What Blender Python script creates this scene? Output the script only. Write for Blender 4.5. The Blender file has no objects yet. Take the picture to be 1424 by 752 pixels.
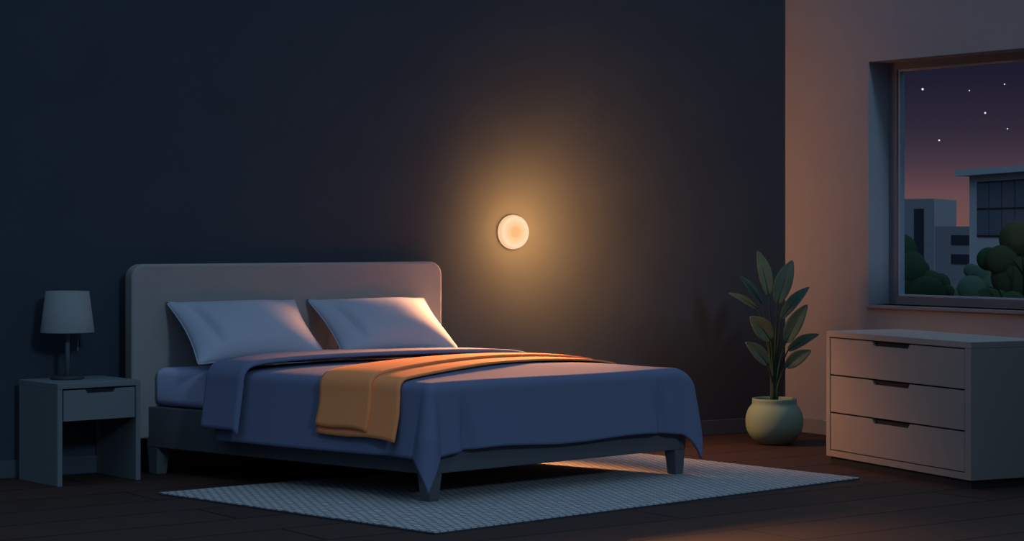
import bpy, bmesh, math, random
from mathutils import Vector, Matrix

random.seed(4)
SC = bpy.context.scene
COL = SC.collection
PI = math.pi


# ------------------------------------------------------------------ materials
def lin(r, g, b):
    f = lambda v: (v / 255) / 12.92 if v / 255 <= .04045 else ((v / 255 + .055) / 1.055) ** 2.4
    return (f(r), f(g), f(b), 1)


def mat(name, col, rough=.85, spec=.15, var=0.0, scale=6.0, bump=0.0, bscale=200.0):
    m = bpy.data.materials.new(name)
    m.use_nodes = True
    nt = m.node_tree
    b = nt.nodes['Principled BSDF']
    b.inputs['Roughness'].default_value = rough
    b.inputs['Specular IOR Level'].default_value = spec
    c = tuple(col[:3]) + (1,)
    b.inputs['Base Color'].default_value = c
    tc = nt.nodes.new('ShaderNodeTexCoord')
    if var > 0:
        n = nt.nodes.new('ShaderNodeTexNoise')
        n.inputs['Scale'].default_value = scale
        n.inputs['Detail'].default_value = 3
        nt.links.new(tc.outputs['Object'], n.inputs['Vector'])
        r = nt.nodes.new('ShaderNodeValToRGB')
        r.color_ramp.elements[0].position = .3
        r.color_ramp.elements[1].position = .7
        r.color_ramp.elements[0].color = tuple(v * (1 - var) for v in c[:3]) + (1,)
        r.color_ramp.elements[1].color = tuple(min(1, v * (1 + var)) for v in c[:3]) + (1,)
        nt.links.new(n.outputs['Fac'], r.inputs['Fac'])
        nt.links.new(r.outputs['Color'], b.inputs['Base Color'])
    if bump > 0:
        n2 = nt.nodes.new('ShaderNodeTexNoise')
        n2.inputs['Scale'].default_value = bscale
        nt.links.new(tc.outputs['Object'], n2.inputs['Vector'])
        bp = nt.nodes.new('ShaderNodeBump')
        bp.inputs['Strength'].default_value = bump
        bp.inputs['Distance'].default_value = .002
        nt.links.new(n2.outputs['Fac'], bp.inputs['Height'])
        nt.links.new(bp.outputs['Normal'], b.inputs['Normal'])
    return m


def brick_mat(name, c1, c2, cm, bw, rh, mortar, rough=.8, bump=.0, rot=0.0, spec=.15, offset=.5):
    m = mat(name, c1, rough, spec)
    nt = m.node_tree
    b = nt.nodes['Principled BSDF']
    tc = [n for n in nt.nodes if n.type == 'TEX_COORD'][0]
    mp = nt.nodes.new('ShaderNodeMapping')
    mp.inputs['Rotation'].default_value = (0, 0, rot)
    nt.links.new(tc.outputs['Object'], mp.inputs['Vector'])
    br = nt.nodes.new('ShaderNodeTexBrick')
    br.offset = offset
    br.inputs['Scale'].default_value = 1
    br.inputs['Brick Width'].default_value = bw
    br.inputs['Row Height'].default_value = rh
    br.inputs['Mortar Size'].default_value = mortar
    br.inputs['Mortar Smooth'].default_value = .1
    br.inputs['Color1'].default_value = c1
    br.inputs['Color2'].default_value = c2
    br.inputs['Mortar'].default_value = cm
    nt.links.new(mp.outputs['Vector'], br.inputs['Vector'])
    nt.links.new(br.outputs['Color'], b.inputs['Base Color'])
    if bump:
        bp = nt.nodes.new('ShaderNodeBump')
        bp.invert = True
        bp.inputs['Strength'].default_value = bump
        bp.inputs['Distance'].default_value = .004
        nt.links.new(br.outputs['Fac'], bp.inputs['Height'])
        nt.links.new(bp.outputs['Normal'], b.inputs['Normal'])
    return m


def emit_mat(name, col, strength):
    m = bpy.data.materials.new(name)
    m.use_nodes = True
    nt = m.node_tree
    nt.nodes.remove(nt.nodes['Principled BSDF'])
    e = nt.nodes.new('ShaderNodeEmission')
    e.inputs['Color'].default_value = tuple(col[:3]) + (1,)
    e.inputs['Strength'].default_value = strength
    nt.links.new(e.outputs[0], nt.nodes['Material Output'].inputs['Surface'])
    return m


# ------------------------------------------------------------------ mesh helpers
def obj(name, bm, material=None, parent=None, smooth=False, bevel=0.0, loc=None, rotz=None, subsurf=0, solid=0.0, offset=-1):
    me = bpy.data.meshes.new(name)
    bmesh.ops.recalc_face_normals(bm, faces=bm.faces)
    bm.to_mesh(me)
    bm.free()
    o = bpy.data.objects.new(name, me)
    COL.objects.link(o)
    if material:
        me.materials.append(material)
    if parent:
        o.parent = parent
    if smooth:
        for p in me.polygons:
            p.use_smooth = True
    if loc:
        o.location = loc
    if rotz is not None:
        o.rotation_euler = (0, 0, rotz)
    if solid:
        s = o.modifiers.new('thickness', 'SOLIDIFY')
        s.thickness = solid
        s.offset = offset
    if bevel:
        b = o.modifiers.new('bevel', 'BEVEL')
        b.width = bevel
        b.segments = 2
        b.limit_method = 'ANGLE'
        b.angle_limit = math.radians(40)
    if subsurf:
        s = o.modifiers.new('smooth', 'SUBSURF')
        s.levels = subsurf
        s.render_levels = subsurf
    return o


def thing(name, label, cat, loc=(0, 0, 0), rotz=0, group=None):
    o = bpy.data.objects.new(name, None)
    o.empty_display_size = .1
    COL.objects.link(o)
    o.location = loc
    o.rotation_euler = (0, 0, rotz)
    return tag(o, label, cat, group)


def tag(o, label, cat, group=None):
    o['label'] = label
    o['category'] = cat
    if group:
        o['group'] = group
    return o


def structure(o):
    o['kind'] = 'structure'
    return o


def box(bm, x0, x1, y0, y1, z0, z1):
    v = [bm.verts.new(p) for p in ((x0, y0, z0), (x1, y0, z0), (x1, y1, z0), (x0, y1, z0),
                                   (x0, y0, z1), (x1, y0, z1), (x1, y1, z1), (x0, y1, z1))]
    for f in ((3, 2, 1, 0), (4, 5, 6, 7), (0, 1, 5, 4), (1, 2, 6, 5), (2, 3, 7, 6), (3, 0, 4, 7)):
        bm.faces.new([v[i] for i in f])
    return v


def BX(*a):
    bm = bmesh.new()
    box(bm, *a)
    return bm


def hexa(bm, bottom, top):
    a = [bm.verts.new(p) for p in bottom]
    b = [bm.verts.new(p) for p in top]
    n = len(a)
    bm.faces.new(list(reversed(a)))
    bm.faces.new(b)
    for i in range(n):
        j = (i + 1) % n
        bm.faces.new((a[i], a[j], b[j], b[i]))


def prism(bm, poly, axis, lo, hi):
    """extrude a 2-D outline along an axis ('x','y','z')"""
    def p3(p, h):
        return {'x': (h, p[0], p[1]), 'y': (p[0], h, p[1]), 'z': (p[0], p[1], h)}[axis]
    hexa(bm, [p3(p, lo) for p in poly], [p3(p, hi) for p in poly])


def lathe(bm, prof, n=48, c=(0, 0, 0)):
    rings = []
    for r, z in prof:
        if r < 1e-6:
            rings.append([bm.verts.new((c[0], c[1], c[2] + z))])
        else:
            rings.append([bm.verts.new((c[0] + r * math.cos(2 * PI * i / n), c[1] + r * math.sin(2 * PI * i / n), c[2] + z)) for i in range(n)])
    for a, b in zip(rings, rings[1:]):
        for i in range(n):
            j = (i + 1) % n
            if len(a) == 1 and len(b) == 1:
                continue
            if len(a) == 1:
                bm.faces.new((a[0], b[j], b[i]))
            elif len(b) == 1:
                bm.faces.new((a[i], a[j], b[0]))
            else:
                bm.faces.new((a[i], a[j], b[j], b[i]))


def tube(bm, pts, radii, n=10):
    pts = [Vector(p) for p in pts]
    rings = []
    for i, p in enumerate(pts):
        d = (pts[min(i + 1, len(pts) - 1)] - pts[max(i - 1, 0)]).normalized()
        u = d.cross(Vector((.31, .95, .05))).normalized()
        v = d.cross(u)
        r = radii[i] if isinstance(radii, (list, tuple)) else radii
        rings.append([bm.verts.new(p + (u * math.cos(2 * PI * k / n) + v * math.sin(2 * PI * k / n)) * r) for k in range(n)])
    for a, b in zip(rings, rings[1:]):
        for k in range(n):
            bm.faces.new((a[k], a[(k + 1) % n], b[(k + 1) % n], b[k]))
    bm.faces.new(rings[0])
    bm.faces.new(rings[-1])


def grid(bm, fn, nu, nv):
    vs = [[bm.verts.new(fn(i / nu, j / nv)) for j in range(nv + 1)] for i in range(nu + 1)]
    for i in range(nu):
        for j in range(nv):
            bm.faces.new((vs[i][j], vs[i + 1][j], vs[i + 1][j + 1], vs[i][j + 1]))
    return vs


# ------------------------------------------------------------------ palette
M = {}
M['navy_wall'] = mat('navy_wall_paint', (.039, .054, .074), .95, .05, .05, 3)
M['beige_wall'] = mat('beige_wall_paint', (.31, .335, .385), .95, .05, .03, 3)
M['navy_trim'] = mat('navy_trim_paint', (.055, .075, .10), .7, .2)
M['grey_trim'] = mat('grey_trim_paint', (.22, .25, .29), .7, .2)
M['window_frame'] = mat('window_frame_paint', (.13, .17, .22), .7, .2)
M['floor'] = brick_mat('dark_plank_floor', (.052, .030, .026, 1), (.043, .0255, .0225, 1), (.010, .008, .009, 1), 3.3, .40, .009, .7, .2)
M['rug'] = brick_mat('woven_rug', (.46, .46, .48, 1), (.38, .385, .41, 1), (.16, .17, .19, 1), .045, .042, .0055, .95, .5, 0, .05)
M['rug_edge'] = mat('rug_edge', (.04, .05, .065), .95, .05)
M['headboard'] = mat('headboard_fabric', (.27, .265, .27), .95, .1, .03, 4, .15, 900)
M['bed_wood'] = mat('bed_frame_paint', (.09, .10, .117), .7, .2)
M['sheet'] = mat('blue_sheet', (.40, .45, .68), .95, .05)
M['pillow'] = mat('blue_grey_pillowcase', (.33, .36, .46), .95, .05)
M['duvet'] = mat('navy_duvet', (.13, .157, .26), .95, .05)
M['blanket'] = mat('orange_blanket', (.86, .30, .115), .95, .05)
M['slate_wood'] = mat('slate_furniture_paint', (.14, .17, .19), .6, .2)
M['slate_dark'] = mat('slate_recess_paint', (.02, .025, .03), .8, .1)
M['dresser'] = mat('grey_brown_lacquer', (.34, .315, .305), .6, .2)
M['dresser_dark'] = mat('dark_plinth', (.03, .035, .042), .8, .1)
M['shade'] = mat('lamp_shade_linen', (.22, .24, .26), .95, .05, .03, 60)
M['lamp_metal'] = mat('lamp_metal', (.11, .14, .17), .5, .3)
M['lamp_dark'] = mat('lamp_base_metal', (.035, .045, .055), .5, .3)
M['pot'] = mat('green_grey_glaze', (.19, .31, .26), .7, .2)
M['soil'] = mat('dark_soil', (.02, .017, .014), 1, 0, .3, 60)
M['leaf'] = mat('deep_green_leaf', (.09, .13, .09), .75, .15, .1, 12)
M['leaf_teal'] = mat('teal_leaf', (.05, .115, .105), .75, .15, .1, 12)
M['leaf_olive'] = mat('olive_leaf', (.19, .21, .12), .75, .15, .1, 12)
M['stem'] = mat('green_stem', (.03, .065, .05), .8, .1)
M['tree_dark'] = mat('dark_foliage', (.028, .058, .034), .95, .0)
M['tree_mid'] = mat('mid_foliage', (.06, .11, .085), .95, .0)
M['bark'] = mat('bark', (.012, .02, .02), .95, .0)
M['concrete'] = mat('blue_grey_render', (.30, .32, .38), .95, .0)
M['concrete_pale'] = mat('pale_render', (.50, .56, .64), .95, .0)
M['opening_dark'] = mat('dark_glass', (.04, .05, .075), .8, .05)
M['pane_far'] = mat('dim_glass', (.12, .16, .23), .8, .05)
M['ground_out'] = mat('outdoor_ground', (.03, .035, .035), 1, 0, .2, .3)

# ------------------------------------------------------------------ room shell
WA = math.atan(.098)            # the back wall is not quite square to the window wall
def wall_y(x):
    return -.098 * x


bm = bmesh.new()
box(bm, -8.4, .2, -6.2, 1.2, -.15, 0)
structure(obj('floor', bm, M['floor']))

bm = bmesh.new()
hexa(bm, [(-8.4, wall_y(-8.4), 0), (.25, wall_y(.25), 0), (.25, .2, 0), (-8.4, wall_y(-8.4) + .2, 0)],
     [(-8.4, wall_y(-8.4), 3.2), (.25, wall_y(.25), 3.2), (.25, .2, 3.2), (-8.4, wall_y(-8.4) + .2, 3.2)])
structure(obj('wall_back', bm, M['navy_wall']))

WY0, WY1, WZ0, WZ1 = -3.05, -.759, .853, 2.383       # window opening
RY0 = -4.40                                           # where the window wall ends
bm = bmesh.new()
box(bm, 0, .25, RY0, WY0, 0, 3.2)
box(bm, 0, .25, WY1, .03, 0, 3.2)
box(bm, 0, .25, WY0, WY1, 0, WZ0)
box(bm, 0, .25, WY0, WY1, WZ1, 3.2)
structure(obj('wall_right', bm, M['beige_wall']))
structure(obj('wall_moon_blocker', BX(-1.62, .25, -4.4, -4.2, 0, 2.45), M['beige_wall']))   # unseen stub wall added to keep moonlight off the dresser and plant

bm = bmesh.new()
a0, a1 = -8.4, -.004
t = .016
hexa(bm, [(a0, wall_y(a0) - t, 0), (a1, wall_y(a1) - t, 0), (a1, wall_y(a1), 0), (a0, wall_y(a0), 0)],
     [(a0, wall_y(a0) - t, .095), (a1, wall_y(a1) - t, .095), (a1, wall_y(a1), .095), (a0, wall_y(a0), .095)])
structure(obj('baseboard_back', bm, M['navy_trim'], bevel=.003))
structure(obj('baseboard_right', BX(-t, 0, RY0, -.018, 0, .095), M['grey_trim'], bevel=.003))

win = structure(thing('window_1', 'wide blue framed window with deep reveal above the dresser', 'window', (.18, 0, 0)))
del win['category']
bm = bmesh.new()
fw = .07
box(bm, 0, .06, WY1 - fw, WY1, WZ0, WZ1)
box(bm, 0, .06, WY0, WY0 + fw, WZ0, WZ1)
box(bm, 0, .06, WY0 + fw, WY1 - fw, WZ0, WZ0 + .052)
box(bm, 0, .06, WY0 + fw, WY1 - fw, WZ1 - .045, WZ1)
structure(obj('window_frame', bm, M['window_frame'], win))
gl = bpy.data.materials.new('window_glass')
gl.use_nodes = True
nt = gl.node_tree
nt.nodes.remove(nt.nodes['Principled BSDF'])
tr = nt.nodes.new('ShaderNodeBsdfTransparent')
gs = nt.nodes.new('ShaderNodeBsdfGlossy')
gs.inputs['Roughness'].default_value = .02
mx = nt.nodes.new('ShaderNodeMixShader')
mx.inputs[0].default_value = .005
nt.links.new(tr.outputs[0], mx.inputs[1])
nt.links.new(gs.outputs[0], mx.inputs[2])
nt.links.new(mx.outputs[0], nt.nodes['Material Output'].inputs['Surface'])
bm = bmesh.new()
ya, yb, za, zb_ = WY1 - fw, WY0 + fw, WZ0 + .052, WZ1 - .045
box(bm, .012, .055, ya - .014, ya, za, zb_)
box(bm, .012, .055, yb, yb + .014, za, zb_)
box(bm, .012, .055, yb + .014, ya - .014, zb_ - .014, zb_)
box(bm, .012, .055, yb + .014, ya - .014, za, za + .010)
structure(obj('frame_lit_edge', bm, mat('lit_edge_tone', (.30, .40, .50), .6, .2), win))  # added strip coloured paler, standing in for light on the frame's inner edges
structure(obj('window_pane', BX(.042, .046, WY0 + fw - .01, WY1 - fw + .01, WZ0 + .045, WZ1 - .04), gl, win))
structure(obj('window_sill', BX(-.205, 0, WY0 - .02, WY1 + .005, WZ0 - .022, WZ0), M['grey_trim'], win, bevel=.003))

# ------------------------------------------------------------------ wall night light
PX = -2.082
pl = thing('wall_light', 'round glowing cream wall light mounted on the dark back wall', 'wall light', (PX, wall_y(PX), 1.31), -WA)
R90 = Matrix.Rotation(PI / 2, 4, 'X')
bm = bmesh.new()
lathe(bm, [(0, 0), (.078, 0), (.080, .003), (.080, .016), (0, .016)], 64)
bm.transform(R90)
obj('mounting_plate', bm, mat('peach_plastic', (.55, .36, .25), .6, .2), pl)
em = bpy.data.materials.new('glowing_diffuser')
em.use_nodes = True
nt = em.node_tree
nt.nodes.remove(nt.nodes['Principled BSDF'])
e = nt.nodes.new('ShaderNodeEmission')
tc = nt.nodes.new('ShaderNodeTexCoord')
ln = nt.nodes.new('ShaderNodeVectorMath')
ln.operation = 'LENGTH'
sep = nt.nodes.new('ShaderNodeVectorMath')
sep.operation = 'MULTIPLY'
sep.inputs[1].default_value = (1, 0, 1)
nt.links.new(tc.outputs['Object'], sep.inputs[0])
nt.links.new(sep.outputs[0], ln.inputs[0])
rp = nt.nodes.new('ShaderNodeValToRGB')
mp = nt.nodes.new('ShaderNodeMath')
mp.operation = 'MULTIPLY'
mp.inputs[1].default_value = 9.4
nt.links.new(ln.outputs['Value'], mp.inputs[0])
cr = rp.color_ramp
cr.elements[0].position = 0
cr.elements[0].color = lin(250, 188, 128)
cr.elements[1].position = .95
cr.elements[1].color = lin(252, 200, 150)
for p_, c_ in ((.27, lin(251, 190, 130)), (.30, lin(253, 197, 138)), (.62, lin(255, 214, 165)), (.84, lin(255, 226, 188))):
    q = cr.elements.new(p_)
    q.color = c_
nt.links.new(mp.outputs[0], rp.inputs['Fac'])
nt.links.new(rp.outputs['Color'], e.inputs['Color'])
e.inputs['Strength'].default_value = 1.0
nt.links.new(e.outputs[0], nt.nodes['Material Output'].inputs['Surface'])
bm = bmesh.new()
prof = [(.09, .002), (.1035, .002), (.105, .005), (.105, .013)] + [(.088 + .015 * math.cos(i * PI / 24), .022 + .018 * math.sin(i * PI / 24)) for i in range(13)] + [(.06, .0412), (.03, .0418), (0, .042)]
lathe(bm, prof, 72)
bm.transform(R90)
obj('diffuser', bm, em, pl, smooth=True)

# ------------------------------------------------------------------ rug
rug_pts = [(-4.861, -.61), (-4.505, -2.562), (-1.572, -2.224), (-1.752, -.55)]
rc = (-3.17, -1.5)
ang = math.atan2(rug_pts[2][1] - rug_pts[1][1], rug_pts[2][0] - rug_pts[1][0])
rug = thing('rug', 'pale grey-blue woven area rug on the plank floor under the bed', 'rug', (rc[0], rc[1], 0), ang)
Ri = Matrix.Rotation(-ang, 4, 'Z')
loc2 = [Ri @ Vector((p[0] - rc[0], p[1] - rc[1], 0)) for p in rug_pts]
bm = bmesh.new()
hexa(bm, [(p.x * .998, p.y * .998, .008) for p in loc2], [(p.x * .998, p.y * .998, .013) for p in loc2])
obj('pile', bm, M['rug'], rug)
bm = bmesh.new()
hexa(bm, [(p.x, p.y, 0) for p in loc2], [(p.x, p.y, .0085) for p in loc2])
obj('backing', bm, M['rug_edge'], rug)

# ------------------------------------------------------------------ bed
FL, FR, HL, HR = Vector((-3.97, -1.72)), Vector((-2.2, -1.55)), Vector((-4.5, .26)), Vector((-2.72, .10))


def B(u, v):
    a = HL.lerp(HR, u)
    b = FL.lerp(FR, u)
    return a.lerp(b, v)


BW, BL = 1.78, 1.90
bed = thing('bed', 'dark framed double bed with tall grey padded headboard standing on the rug', 'bed', (-3.35, -.75, 0))
BO = Vector((-3.35, -.75, 0))


def bl(p, z):
    return (p[0] - BO.x, p[1] - BO.y, z)


def bar(name, p, q, w, z0, z1, inward, m=M['bed_wood']):
    d = (q - p).normalized()
    n = Vector((-d.y, d.x)) * inward
    bm = bmesh.new()
    base = [p, q, q + n * w, p + n * w]
    hexa(bm, [bl(k, z0) for k in base], [bl(k, z1) for k in base])
    return obj(name, bm, m, bed, bevel=.006)


bar('side_rail', HL, FL, .045, .145, .365, 1)
bar('side_rail', HR, FR, .045, .145, .365, -1)
bar('foot_rail', FL, FR, .045, .1455, .366, 1)
for (u, v) in ((0, 0), (1, 0), (0, 1), (1, 1)):
    bm = bmesh.new()
    du, dv = .085 / BW, .085 / BL
    sl = .35
    us = (0, du) if u == 0 else (1 - du, 1)
    vs = (0, dv) if v == 0 else (1 - dv, 1)
    top = [B(us[0], vs[0]), B(us[1], vs[0]), B(us[1], vs[1]), B(us[0], vs[1])]
    c = B(u, v)
    bot = [c.lerp(k, .68) + (B(.5, .5) - c).normalized() * .014 for k in top]
    hexa(bm, [bl(k, .0135 if v == 1 else 0.0) for k in bot], [bl(k, .20) for k in top])
    obj('leg', bm, M['bed_wood'], bed, bevel=.004)
# slat base
bm = bmesh.new()
base = [B(.03, .03), B(.97, .03), B(.97, .97), B(.03, .97)]
hexa(bm, [bl(k, .30) for k in base], [bl(k, .335) for k in base])
obj('slat_base', bm, M['bed_wood'], bed)
# headboard : rounded upper corners, thick upholstered panel
h0, h1 = Vector((-4.592, .25)), Vector((-2.667, .10))
hd = (h1 - h0)
hlen = hd.length
hang = math.atan2(hd.y, hd.x)
r = .075
zt = 1.137
pts = [(0, .19), (hlen, .19)]
for i in range(9):
    a = i * PI / 2 / 8
    pts.append((hlen - r + r * math.cos(a), zt - r + r * math.sin(a)))
for i in range(9):
    a = PI / 2 + i * PI / 2 / 8
    pts.append((r + r * math.cos(a), zt - r + r * math.sin(a)))
bm = bmesh.new()
prism(bm, pts, 'y', 0, .105)
hb = obj('headboard', bm, M['headboard'], bed, bevel=.014, loc=bl(h0, 0), rotz=hang)
hb.modifiers['bevel'].segments = 4

# mattress
bm = bmesh.new()
base = [B(.012, .012), B(.985, .012), B(.985, .985), B(.012, .985)]
hexa(bm, [(k.x, k.y, .367) for k in base], [(k.x, k.y, .578) for k in base])
mt = obj('mattress', bm, M['sheet'], bevel=.045)
mt.modifiers['bevel'].segments = 5
for p in mt.data.polygons:
    p.use_smooth = True
tag(mt, 'blue sheeted mattress lying in the bed frame beneath the duvet', 'mattress')


# cloth draped over the bed : s runs across (metres), t runs from the head (metres)
INS = .012


def drape(s, t, off=0.0, flareL=.20, flareR=.20, flareF=.07, ztop=.587):
    u, v = s / BW, t / BL
    aL, aR, aF = max(0, -s), max(0, s - BW), max(0, t - BL)
    uc, vc = min(1, max(0, u)), min(1, max(0, v))
    lu = (B(0, vc) - B(1, vc)).normalized()
    fv = (B(uc, 1) - B(uc, 0)).normalized()
    side, dirv = (aL, lu) if aL > 0 else (aR, -lu)
    rho = math.hypot(side, aF)
    ui = INS / BW + uc * (1 - (INS + .11) / BW)
    vi = vc * (1 - INS / BL)
    p = B(ui, vi)
    crown = .036 * (math.sin(PI * min(1, max(0, uc))) ** .6) * min(1, (1 - vc) * 6 + .15)
    crown += .010 * math.sin(PI * uc) * math.sin(vc * 9 + uc * 2)
    z = ztop + crown + off
    if rho < 1e-6:
        return Vector((p.x, p.y, z))
    phi = math.atan2(aF, side)
    fl = (flareL if aL > 0 else flareR) if side > 0 else flareF
    fl = fl * math.cos(phi) ** 2 + flareF * math.sin(phi) ** 2
    if aR > 0 and aF > 0:
        fl -= .02 * math.sin(2 * phi)
    R = .055 + off
    if aR > 0:
        R += .105 * math.cos(phi) ** 2
    arc = R * PI / 2
    if rho < arc:
        an = rho / R
        out, down = R * math.sin(an), R * (1 - math.cos(an))
    else:
        e = rho - arc
        out, down = R + fl * e, R + e * math.sqrt(max(0, 1 - fl * fl))
    # corner fold: a crisp ridge at the corner, gathered valleys beside it
    if side > 0 and aF > 0:
        k = math.sin(2 * phi)
        out += (.055 if aL > 0 else .02) * (k ** 2) * min(1, rho / .3)
    dirx = (dirv * math.cos(phi) + fv * math.sin(phi))
    if dirx.length > 0:
        dirx.normalize()
    q = p + dirx * out
    return Vector((q.x, q.y, z - down))


def crease(s, t):
    """gathers beside the two foot corners and soft waves in the drop"""
    d = 0.0
    aF = t - BL
    if aF > 0:
        for s0, wd, amp in ((.16, .035, .030), (BW - .17, .035, .026)):
            x = (s - s0 - .03 * (aF / .4)) / (wd * (.25 + aF / .4))
            d -= 1.3 * amp * math.exp(-x * x) * min(1, max(0, (aF - .07) / .2))
        d += .006 * math.sin(s * 5.2) * min(1, aF / .3)
    aL = -s
    if aL > 0 and aF < .05:
        t0 = BL - .15
        x = (t - t0 + .03 * (aL / .4)) / (.04 * (.4 + aL / .3))
        d -= .028 * math.exp(-x * x) * min(1, max(0, (aL - .1) / .2))
        d += .007 * math.sin(t * 6.5 + .6) * min(1, aL / .3)
    return d


DL, DF = .395, .385
duvet = thing('duvet', 'navy blue duvet covering the bed and hanging over its foot', 'duvet')
T0 = .30 * BL


def lin_u(i, n, a, b):
    return a + (b - a) * i / n


def duvet_pt(a, b, off=0.0):
    s = -DL + a * (BW + 2 * DL)
    t = T0 + .05 + b * (BL + DF - T0 - .05)
    p = drape(s, t, off)
    c = crease(s, t)
    if c:
        aF, aL = t - BL, -s
        if aF > 0 and 0 <= s <= BW:
            dv = (B(.5, 1) - B(.5, 0)).normalized()
        elif aL > 0 and aF <= 0:
            dv = (B(0, .5) - B(1, .5)).normalized()
        else:
            dv = Vector((0, 0))
        p.x += dv.x * c
        p.y += dv.y * c
    # hem rises a little between the corners at the foot
    aF = t - BL
    if aF > .12:
        uu = min(1, max(0, s / BW))
        p.z += (.020 * math.sin(PI * uu) + .012 * math.sin(PI * 3 * uu)) * (aF - .12) / .26
    return p


bm = bmesh.new()
grid(bm, duvet_pt, 150, 120)
cov = obj('cover', bm, M['duvet'], duvet, smooth=True, solid=.016)
# the band of duvet turned back at the head: a second layer with a rolled head edge
TF = .425 * BL


def fold_pt(a, b):
    hl = DL + .02
    s = -hl + a * (BW + 2 * hl)
    # rounded hem corner on the hanging end
    rr = .024
    if b < .25:
        th = PI * (1 - b / .25)
        t = T0 - .01 - rr * math.sin(th)
        off = .008 + rr + rr * math.cos(th)
    else:
        t = T0 - .01 + (b - .25) / .75 * (TF - T0)
        off = .008 + 2 * rr
        k = (b - .25) / .75
        off -= .018 * max(0, (k - .9) / .1) ** 2
    t += .10 * max(0, -s - .05)
    if b < .25:
        if s < 0:
            s += .07 * (1 - b / .25) * (-s / hl)
        elif s > BW:
            s -= .07 * (1 - b / .25) * ((s - BW) / hl)
    return drape(s, t, off, flareL=.22)


bm = bmesh.new()
grid(bm, fold_pt, 130, 44)
obj('turned_back_band', bm, M['duvet'], duvet, smooth=True, solid=.014)

# orange throw
throw = thing('throw_blanket', 'folded orange throw blanket laid across the foot half of the bed', 'blanket')


def throw_fn(t_a, t_b, hemL, hemR, off):
    def fn(a, b):
        s = -hemL + a * (BW + hemL + hemR)
        uu = min(1, max(-.12, s / BW))
        base = BL * (.675 - .165 * uu)
        t = base + BL * .255 * (t_a + (t_b - t_a) * b)
        p = drape(s, t, off + .004 * math.sin(b * PI), flareL=.235)
        # hem dips a little towards the foot
        if s < -.12:
            p.z -= (.018 * b + .006 * math.sin(b * 6)) * (-s - .12) / .2
        return p
    return fn


bm = bmesh.new()
grid(bm, throw_fn(0, 1, .335, .2, .018), 120, 24)
obj('lower_layer', bm, M['blanket'], throw, smooth=True, solid=.010)
bm = bmesh.new()
grid(bm, throw_fn(.0, .66, .32, .2, .034), 120, 20)
obj('upper_layer', bm, M['blanket'], throw, smooth=True, solid=.014)


# pillows
def pillow(name, label, c, w, h, th, yaw, lean, roll=0, group=None):
    def side(sg):
        def fn(a, b):
            x, y = 2 * a - 1, 2 * b - 1
            X = w / 2 * x * (1 - .07 * (1 - y * y) ** 1.2)
            Y = h / 2 * y * (1 - .13 * (1 - x * x) ** 1.4)
            tt = max(0, (1 - abs(x) ** 2.6)) ** .62 * max(0, (1 - abs(y) ** 2.6)) ** .62
            Z = sg * th / 2 * tt * (1 + .10 * math.sin(2.2 * x + 1.3 * y) - .12 * y)
            if sg > 0:
                g = x + .70 + .12 * y
                Z -= .030 * math.exp(-(g / .075) ** 2) * max(0, 1 - (y / .8) ** 2)
            return (X, Y, Z)
        return fn
    bm = bmesh.new()
    grid(bm, side(1), 72, 48)
    grid(bm, side(-1), 72, 48)
    bmesh.ops.remove_doubles(bm, verts=bm.verts, dist=1e-5)
    o = obj(name, bm, M['pillow'], None, smooth=True)
    o.location = c
    o.rotation_euler = (lean, roll, yaw)
    tag(o, label, 'pillow', group)
    bm = bmesh.new()
    ring = []
    N = 40
    for (xa, ya, xb, yb) in ((-1, -1, 1, -1), (1, -1, 1, 1), (1, 1, -1, 1), (-1, 1, -1, -1)):
        for i in range(N):
            k = i / N
            x, y = xa + (xb - xa) * k, ya + (yb - ya) * k
            ring.append((w / 2 * x * (1 - .07 * (1 - y * y) ** 1.2), h / 2 * y * (1 - .13 * (1 - x * x) ** 1.4), 0))
    ring.append(ring[0])
    tube(bm, ring, .004, 6)
    obj('piping', bm, M['pillow'], o, smooth=True)
    return o


pillow('pillow', 'blue-grey pillow leaning on the headboard, the one nearer the table lamp', (-4.05, -.06, .774), .76, .57, .22, hang - .03, math.radians(33), group='pillows on the bed')
pillow('pillow', 'blue-grey pillow leaning on the headboard, the one nearer the glowing wall light', (-3.20, -.115, .772), .75, .57, .22, hang - .01, math.radians(33), group='pillows on the bed')

# ------------------------------------------------------------------ nightstand
NY = math.atan2(.031, .481)
ns = thing('nightstand', 'slate grey open nightstand with one drawer left of the bed', 'nightstand', (-5.136, -.015, 0), NY)
nw, nd, nh = .485, .435, .53
obj('top', BX(0, nw, 0, nd, nh - .028, nh), M['slate_wood'], ns, bevel=.002)
obj('side_panel', BX(0, .028, .0005, nd, 0, nh - .028), M['slate_wood'], ns, bevel=.002)
obj('side_panel', BX(nw - .028, nw, .0005, nd, 0, nh - .028), M['slate_wood'], ns, bevel=.002)
obj('drawer_box', BX(.034, nw - .034, .022, nd - .04, nh - .19, nh - .036), M['slate_dark'], ns)
dr = bmesh.new()
x0, x1, z0, z1 = .035, nw - .035, nh - .195, nh - .036
n0, n1 = x0 + .33 * (x1 - x0), x0 + .70 * (x1 - x0)
prism(dr, [(x0, z0), (x1, z0), (x1, z1), (n1 + .012, z1), (n1, z1 - .020), (n0, z1 - .020), (n0 - .012, z1), (x0, z1)], 'y', .001, .021)
drawer = obj('drawer', dr, M['slate_wood'], ns)
obj('finger_pull', BX(n0 - .005, n1 + .005, .016, .0215, z1 - .024, z1 - .0005), M['slate_dark'], drawer)

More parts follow.
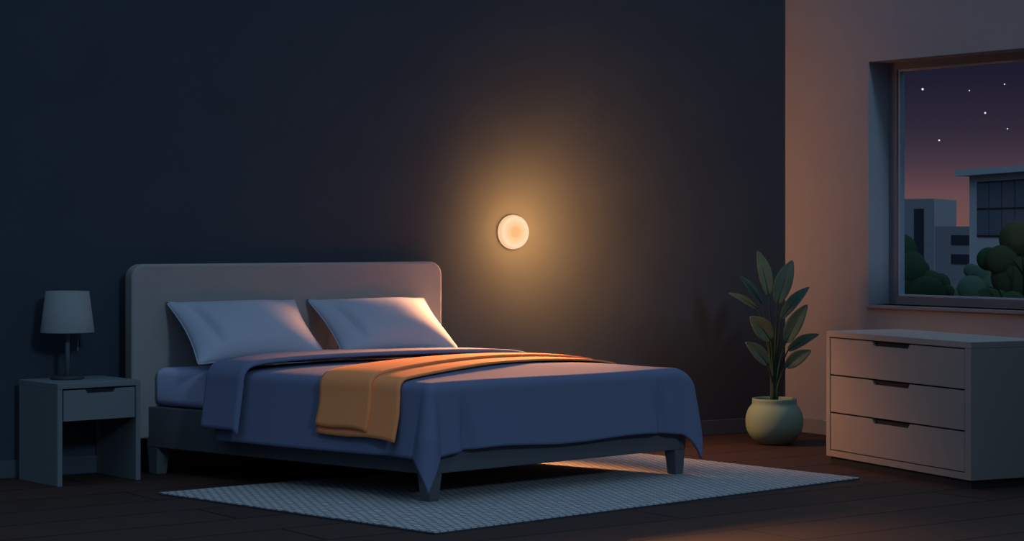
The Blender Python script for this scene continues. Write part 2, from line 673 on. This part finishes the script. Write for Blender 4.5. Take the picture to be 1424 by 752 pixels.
# ------------------------------------------------------------------ table lamp
tl = thing('table_lamp', 'unlit grey table lamp with drum shade standing on the nightstand', 'lamp', (-4.944, .295, .53))
bm = bmesh.new()
lathe(bm, [(0, 0), (.086, 0), (.089, .004), (.089, .014), (.085, .018), (0, .02)], 48)
obj('base', bm, M['lamp_dark'], tl, smooth=False, bevel=.001)
bm = bmesh.new()
tube(bm, [(0, 0, .016), (0, 0, .38)], .0125, 20)
obj('stem', bm, M['lamp_metal'], tl, smooth=True)
bm = bmesh.new()
rb, rt_, zb, zt2 = .142, .114, .250, .468
lathe(bm, [(rb, zb), (rt_, zt2), (rt_ - .004, zt2), (rb - .004, zb), (rb, zb)], 64)
obj('lamp_shade', bm, M['shade'], tl, smooth=True, bevel=0)
bm = bmesh.new()
for k in range(3):
    a = k * 2 * PI / 3 + .4
    tube(bm, [(0, 0, .40), (.111 * math.cos(a), .111 * math.sin(a), zt2 - .012)], .0022, 8)
obj('shade_spider', bm, M['lamp_metal'], tl)
bm = bmesh.new()
lathe(bm, [(0, .44), (.018, .43), (.030, .40), (.027, .375), (.014, .345), (.013, .32), (0, .32)], 24)
obj('bulb', bm, mat('frosted_bulb', (.25, .25, .25), .5, .3), tl, smooth=True)
bm = bmesh.new()
cx, cy = .046, -.030
tube(bm, [(.008, -.006, .33), (.03, -.02, .325), (cx, cy, .318), (cx, cy, .235), (cx, cy, .165)], .0018, 8)
ch = obj('pull_chain', bm, M['lamp_metal'], tl)
bm = bmesh.new()
lathe(bm, [(0, .172), (.0038, .168), (.0048, .155), (.0048, .148), (0, .146)], 16, (cx, cy, 0))
obj('pull_bead', bm, M['lamp_metal'], ch, smooth=True)

# ------------------------------------------------------------------ potted plant  (local x runs along the view-facing diagonal)
VY = -math.radians(36)
pp = thing('potted_plant', 'tall broad-leaved plant in a round grey-green pot in the room corner', 'plant', (-.661, -.60, 0), VY)
bm = bmesh.new()
Rp, Hc, top = .178, .141, .279
prof = [(0, 0.0), (.085, 0.0), (.10, .004)]
for i in range(1, 25):
    z = .004 + (top - .004) * i / 24
    k = (z - Hc) / .158
    rr = Rp * max(0, 1 - abs(k) ** 2.25) ** .5
    prof.append((max(rr, .10 if z < .05 else .137), z))
prof += [(.134, top + .004), (.128, top + .003), (.125, top - .006), (.128, top - .03), (.0, top - .03)]
lathe(bm, prof, 64)
obj('pot', bm, M['pot'], pp, smooth=True)
bm = bmesh.new()
lathe(bm, [(0, top - .016), (.06, top - .018), (.126, top - .024), (.126, top - .029), (0, top - .029)], 40)
obj('soil', bm, M['soil'], pp)


def leaf(tip, base, width, depth, m, tw=0.0, sag=.0):
    """leaf blade between base and tip (local x,z); depth = y of the blade; stalk runs down into the soil"""
    bt, tp = Vector((base[0], depth * .55, base[1])), Vector((tip[0], depth, tip[1]))
    ax = (tp - bt)
    Lh = ax.length
    ax.normalize()
    fr = Vector((0, -1, 0))
    sd = ax.cross(fr).normalized()
    sd = (Matrix.Rotation(tw, 3, ax) @ sd)
    nr = sd.cross(ax).normalized()
    bend = sd * 0 + Vector((0, 0, 1)) * .06 * Lh

    def fn(a, b):
        k = a
        prof_w = (math.sin(PI * min(1, k * .93 + .04) ** .82)) ** .85 if 0 < k < 1 else 0
        prof_w *= 1 - .12 * k
        x = (2 * b - 1)
        c = bt.lerp(tp, k) + bend * math.sin(PI * k)
        return c + sd * (x * width / 2 * prof_w) + nr * (abs(x) * -.16 * width * prof_w * -1)
    bm = bmesh.new()
    grid(bm, fn, 24, 8)
    bmesh.ops.remove_doubles(bm, verts=bm.verts, dist=1e-6)
    lf = obj('leaf', bm, m, pp, smooth=True, solid=.0025, offset=0)
    # midrib
    bm = bmesh.new()
    tube(bm, [bt.lerp(tp, k) + bend * math.sin(PI * k) - nr * -.001 for k in (0, .15, .3, .45, .6)], [.004, .0036, .003, .0024, .0012], 8)
    obj('midrib', bm, M['stem'], lf, smooth=True)
    # stalk
    f0 = Vector((base[0] * .10 + random.uniform(-.012, .012), random.uniform(-.02, .02), top - .03))
    pts = []
    c1 = Vector((base[0] * .16, depth * .05, top + .55 * (base[1] - top)))
    for i in range(13):
        k = i / 12
        pts.append(f0 * (1 - k) ** 2 + c1 * 2 * k * (1 - k) + bt * k * k)
    bm = bmesh.new()
    tube(bm, pts, [.0105 - .0065 * i / 12 for i in range(13)], 10)
    obj('stalk', bm, M['stem'], pp, smooth=True)


S = 1 / 225.0
def lp(px, py):
    return ((px) * S, py * S)


# (tip x, tip height), (base x, base height), width, depth
leaves = [((-.111, 1.195), (-.040, .92), .105, -.05, 'leaf_olive', .5),
          ((.120, 1.135), (.022, .862), .118, .06, 'leaf_teal', -.3),
          ((-.200, 1.035), (-.071, .862), .072, .10, 'leaf_teal', .6),
          ((-.270, .928), (-.093, .831), .050, .16, 'leaf_teal', .4),
          ((.231, .968), (.049, .769), .085, .10, 'leaf_teal', -.6),
          ((.191, .866), (.062, .626), .105, -.10, 'leaf_teal', -.4),
          ((-.160, .790), (-.027, .640), .125, -.08, 'leaf_olive', .25),
          ((.271, .680), (.080, .577), .072, -.04, 'leaf_teal', -.5),
          ((-.191, .635), (-.049, .493), .095, -.12, 'leaf_olive', .4),
          ((.209, .586), (.062, .480), .090, -.14, 'leaf_teal', -.2)]
for tip, base, w, d, m, tw in leaves:
    leaf(tip, base, w, d, M[m], tw)

# ------------------------------------------------------------------ dresser
DYW = math.radians(-100.9)
F0 = Vector((-1.160, -1.559))
F1 = Vector((-1.409, -2.851))
dd = thing('dresser', 'wide three-drawer grey-brown dresser below the window on dark plinth', 'dresser', (F0.x, F0.y, 0), math.atan2(F1.y - F0.y, F1.x - F0.x))
# local x runs along the drawer fronts, local +y runs to the wall behind
dl, dp, dt, db = 1.316, .50, .752, .045
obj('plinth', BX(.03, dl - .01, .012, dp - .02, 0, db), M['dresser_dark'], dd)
obj('top', BX(0, dl, 0, dp, dt - .034, dt), M['dresser'], dd, bevel=.003)
obj('side_panel', BX(0, .034, .0004, dp, db + .034, dt - .034), M['dresser'], dd)
obj('side_panel', BX(dl - .05, dl, .0004, dp, db + .034, dt - .034), M['dresser'], dd)
obj('bottom_panel', BX(0, dl, .0002, dp, db, db + .034), M['dresser'], dd)
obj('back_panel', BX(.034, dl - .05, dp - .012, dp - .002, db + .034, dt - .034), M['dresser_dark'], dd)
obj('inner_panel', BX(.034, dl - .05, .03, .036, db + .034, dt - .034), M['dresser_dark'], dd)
z0, z1 = db + .034 + .006, dt - .034 - .006
x0, x1 = .034 + .006, dl - .05 - .006
hh = (z1 - z0 - 2 * .009) / 3
for k in range(3):
    a = z0 + k * (hh + .009)
    b = a + hh
    n0, n1 = x0 + .345 * (x1 - x0), x0 + .60 * (x1 - x0)
    bm = bmesh.new()
    prism(bm, [(x0, a), (x1, a), (x1, b), (n1 + .018, b), (n1, b - .024), (n0, b - .024), (n0 - .018, b), (x0, b)], 'y', .003, .026)
    d_ = obj('drawer', bm, M['dresser'], dd)
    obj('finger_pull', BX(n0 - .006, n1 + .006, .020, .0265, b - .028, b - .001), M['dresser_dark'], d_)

# ------------------------------------------------------------------ beyond the window
gnd = obj('ground', BX(2, 260, -60, 320, -12.3, -12), M['ground_out'])
structure(gnd)


def building(name, label, p, q, depth, z1, m, q2=None):
    d = Vector((q[0] - p[0], q[1] - p[1]))
    o = thing(name, label, 'building', (p[0], p[1], -12), math.atan2(d.y, d.x), 'buildings outside the window')
    return o, d.length, z1 + 12


b1, ln1, hz1 = building('office_block', 'tall plain block with one dark vertical slot seen through window', (103.375, 100.69), (103.174, 93.423), 0, 3.5, M['concrete'])
bm = bmesh.new()
prism(bm, [(-2, 0), (ln1, 0), (ln1 - 6.1, 8.7), (-6, 8.7)], 'z', 0, hz1)
obj('walls', bm, M['concrete'], b1)
sx = ln1 * .735
obj('window_slot', BX(sx - .05, sx + .92, -.03, .25, hz1 - 7, hz1 - .72), M['opening_dark'], b1)

b2, ln2, hz2 = building('low_block', 'low grey block between two taller buildings seen through the window', (91.187, 82.355), (88.90, 76.0), 0, 1.48, M['concrete'])
bm = bmesh.new()
prism(bm, [(0, 0), (ln2, 0), (ln2, 9), (0, 9)], 'z', 0, hz2)
obj('walls', bm, M['concrete'], b2)
for zt_ in (-.55, -1.75):
    obj('window', BX(2.2, 5.3, -.03, .3, hz2 + zt_ - .62, hz2 + zt_), M['opening_dark'], b2)

b3, ln3, hz3 = building('corner_building', 'pale blue-grey flat-roofed building with large gridded window', (60.842, 52.487), (55.052, 41.861), 0, 3.65, M['concrete_pale'])
bm = bmesh.new()
prism(bm, [(0, 0), (ln3, 0), (ln3, 10), (0, 10)], 'z', 0, hz3)
obj('walls', bm, M['concrete_pale'], b3)
obj('roof_edge', BX(-.45, ln3 + .4, -.5, 10.3, hz3, hz3 + .27), M['concrete_pale'], b3)
wx0, wx1, wz0, wz1 = 1.05, 7.2, hz3 - 2.68, hz3 - .28
wf = obj('window', BX(wx0, wx1, -.04, .2, wz0, wz1), M['opening_dark'], b3)
nxp = 4
for i in range(nxp):
    for j in range(2):
        a = wx0 + .10 + i * (wx1 - wx0 - .1) / nxp
        b = wz0 + .08 + j * (wz1 - wz0 - .06) / 2
        obj('pane', BX(a, a + (wx1 - wx0 - .1) / nxp - .1, -.07, -.03, b, b + (wz1 - wz0 - .06) / 2 - .09), M['pane_far'], wf)


def tree(name, label, loc, lobes, m, trunk=True, branches=(), group='trees outside the window'):
    """lobes: (x along view-facing axis, y depth, z, radius)"""
    o = thing(name, label, 'tree', (loc[0], loc[1], -12), VY, group)
    bm = bmesh.new()
    for (x, y, z, r_) in lobes:
        mtx = Matrix.Translation((x, y, z + 12)) @ Matrix.Diagonal((r_, r_ * .5, r_ * .97, 1))
        bmesh.ops.create_icosphere(bm, subdivisions=4, radius=1, matrix=mtx)
    obj('crown', bm, m, o, smooth=True)
    bm = bmesh.new()
    zm = sum(l[2] for l in lobes) / len(lobes)
    xm = sum(l[0] for l in lobes) / len(lobes)
    tube(bm, [(xm, .3, 0), (xm + .05, .3, 5), (xm, .2, zm + 12)], [.3, .24, .12], 12)
    obj('trunk', bm, M['bark'], o, smooth=True)
    for pts_, r_ in branches:
        bm = bmesh.new()
        tube(bm, [(a, b, c + 12) for a, b, c in pts_], [r_ * (1 - .8 * i / (len(pts_) - 1)) for i in range(len(pts_))], 8)
        obj('branch', bm, M['bark'], o, smooth=True)
    return o


TREES = []
tree('tree', 'dark round-lobed tree filling the lower left of the window view', (38.02, 34.46),
     [(-.4, 0, .67, .53), (-.18, -.1, .14, .57), (.24, .1, .09, .29), (.49, -.1, -.3, .38), (.84, .1, -.35, .33), (1.06, 0, -.59, .22),
      (.33, -.2, -.74, .66), (-.44, 0, -.37, .66), (.1, .1, -1.7, 1.1), (.2, .1, -3.0, 1.0)], M['tree_dark'])
tree('tree', 'paler grey-green tree between the two dark trees outside the window', (47.11, 40.21),
     [(0, 0, -.15, .26), (.38, .1, -.3, .38), (.69, .2, -.76, .71), (0, -.1, -.81, .51), (-.36, 0, -1.07, .36), (-.64, 0, -1.27, .31),
      (.1, .1, -1.9, .9), (.2, .1, -3.0, .9)], M['tree_mid'])
tree('tree', 'largest dark tree with visible branches before the corner building outside', (37.31, 30.03),
     [(.19, 0, 1.04, .52), (.72, .2, .77, .7), (-.6, .1, .46, .35), (-.27, -.1, .42, .46), (.1, 0, -.06, .66), (.72, .1, -.26, .74),
      (-.27, .2, -.78, .33), (.4, .2, -1.6, 1.1), (.4, .2, -3.0, 1.1)], M['tree_dark'],
     branches=(([(.23, -.66, -.9), (.21, -.74, .05), (.19, -.55, .69)], .05), ([(.21, -.72, .01), (0, -.66, .34), (-.1, -.58, .46)], .035),
               ([(0, -.68, .3), (-.1, -.62, .32), (-.23, -.56, .34)], .025), ([(.23, -.76, -.45), (.33, -.78, -.26), (.46, -.76, -.12)], .03)))
tree('tree', 'low dark tree with forked bare twigs at window bottom edge', (34.65, 28.26),
     [(-.26, 0, -.52, .26), (-.49, 0, -.64, .24), (.06, .1, -.64, .33), (.45, 0, -.75, .39), (-.69, 0, -.73, .24), (0, 0, -1.5, .8), (.1, 0, -2.6, .8)], M['tree_dark'],
     branches=(([(.2, -.3, -.8), (.02, -.36, -.38), (-.2, -.3, .01)], .035), ([(.02, -.34, -.32), (-.14, -.31, -.28), (-.33, -.25, -.22)], .025)))

star_m = emit_mat('starlight', (.9, .93, 1, 1), .9)
for (x, y, z, r_, lb) in ((236.98, 218.7, 23.41, .182, 'brightest white star near the upper left of the window'),
                          (242.96, 214.35, 23.18, .105, 'small faint star high in the middle of the window'),
                          (247.47, 211.08, 24.2, .105, 'topmost faint star toward the right of the window'),
                          (244.99, 212.88, 19.65, .15, 'bright star in the middle of the window sky'),
                          (247.84, 210.81, 17.15, .10, 'faint star right of centre above the corner building'),
                          (239.1, 217.16, 15.33, .14, 'lowest star in the purple dusk sky, on the left')):
    bm = bmesh.new()
    bmesh.ops.create_icosphere(bm, subdivisions=2, radius=r_)
    tag(obj('star', bm, star_m, loc=(x, y, z)), lb, 'star', 'stars in the window sky')

# ------------------------------------------------------------------ sky
w = bpy.data.worlds.new('dusk_sky')
SC.world = w
w.use_nodes = True
nt = w.node_tree
bg = nt.nodes['Background']
tc = nt.nodes.new('ShaderNodeTexCoord')
sp = nt.nodes.new('ShaderNodeSeparateXYZ')
nt.links.new(tc.outputs['Generated'], sp.inputs[0])
ma = nt.nodes.new('ShaderNodeMath')
ma.operation = 'MULTIPLY_ADD'
ma.inputs[1].default_value = .5
ma.inputs[2].default_value = .5
nt.links.new(sp.outputs['Z'], ma.inputs[0])
rp = nt.nodes.new('ShaderNodeValToRGB')
cr = rp.color_ramp
AMB = (.27, .43, .60, 1)
cr.elements[0].position = 0
cr.elements[0].color = (.012, .022, .038, 1)
cr.elements[1].position = 1
cr.elements[1].color = AMB
for z, c_ in ((-.02, (.012, .022, .038, 1)), (-.004, lin(112, 78, 76)), (.014, lin(104, 74, 76)), (.028, lin(72, 56, 68)), (.045, lin(47, 41, 56)), (.075, lin(26, 25, 44)), (.16, (.032, .062, .098, 1))):
    q = cr.elements.new(.5 + z / 2)
    q.color = c_
nt.links.new(ma.outputs[0], rp.inputs['Fac'])
nt.links.new(rp.outputs['Color'], bg.inputs['Color'])
bg.inputs['Strength'].default_value = 1

# ------------------------------------------------------------------ lights
def sun(name, direction, energy, color, angle):
    l = bpy.data.lights.new(name, 'SUN')
    l.energy = energy
    l.color = color
    l.angle = math.radians(angle)
    o = bpy.data.objects.new(name, l)
    o.rotation_euler = Vector(direction).to_track_quat('-Z', 'Y').to_euler()
    COL.objects.link(o)
    return o


sun('moonlight', (.10, 1, -.42), .42, (.50, .73, .94), 5)
pt = bpy.data.lights.new('wall_light_glow', 'POINT')
pt.energy = 10
pt.color = (1, .36, .085)
pt.shadow_soft_size = .10
po = bpy.data.objects.new('wall_light_glow', pt)
po.location = (PX, wall_y(PX) - .21, 1.31)
COL.objects.link(po)
hs = bpy.data.lights.new('wall_light_halo', 'SPOT')
hs.energy = 80
hs.color = (1, .36, .085)
hs.shadow_soft_size = .14
hs.spot_size = PI
hs.spot_blend = .8
ho = bpy.data.objects.new('wall_light_halo', hs)
ho.location = (PX, wall_y(PX) - .44, 1.31)
ho.rotation_euler = Vector((.48, .88, 0)).to_track_quat('-Z', 'Y').to_euler()
COL.objects.link(ho)
sl = bpy.data.lights.new('wall_light_beam', 'SPOT')
sl.energy = 700
sl.color = (1, .385, .135)
sl.shadow_soft_size = .09
sl.spot_size = math.radians(87)
sl.spot_blend = .8
so = bpy.data.objects.new('wall_light_beam', sl)
so.location = (PX, wall_y(PX) - .08, 1.18)
so.rotation_euler = Vector((-1.15, -1.05, -.58)).to_track_quat('-Z', 'Y').to_euler()
COL.objects.link(so)

fl2 = bpy.data.lights.new('wall_light_fill', 'SPOT')
fl2.energy = 150
fl2.color = (1, .40, .13)
fl2.shadow_soft_size = .09
fl2.spot_size = math.radians(66)
fl2.spot_blend = 1
fo = bpy.data.objects.new('wall_light_fill', fl2)
fo.location = (PX, wall_y(PX) - .08, 1.27)
fo.rotation_euler = Vector((1.1, -1.25, -1.25)).to_track_quat('-Z', 'Y').to_euler()
COL.objects.link(fo)

# ------------------------------------------------------------------ camera
cam = bpy.data.cameras.new('camera')
co = bpy.data.objects.new('camera', cam)
COL.objects.link(co)
co.location = (-9.557, -10.083, 1.33)
co.rotation_euler = (PI / 2, 0, -math.radians(36))
cam.sensor_width = 36
cam.lens = 2900 / 1424 * 36
cam.shift_y = -58 / 1424
cam.clip_end = 1000
SC.camera = co
SC.view_settings.view_transform = 'Standard'
SC.view_settings.look = 'None'
SC.view_settings.exposure = 0
SC.view_settings.gamma = 1
SC.view_settings.use_curve_mapping = False
SC.cycles.use_denoising = True
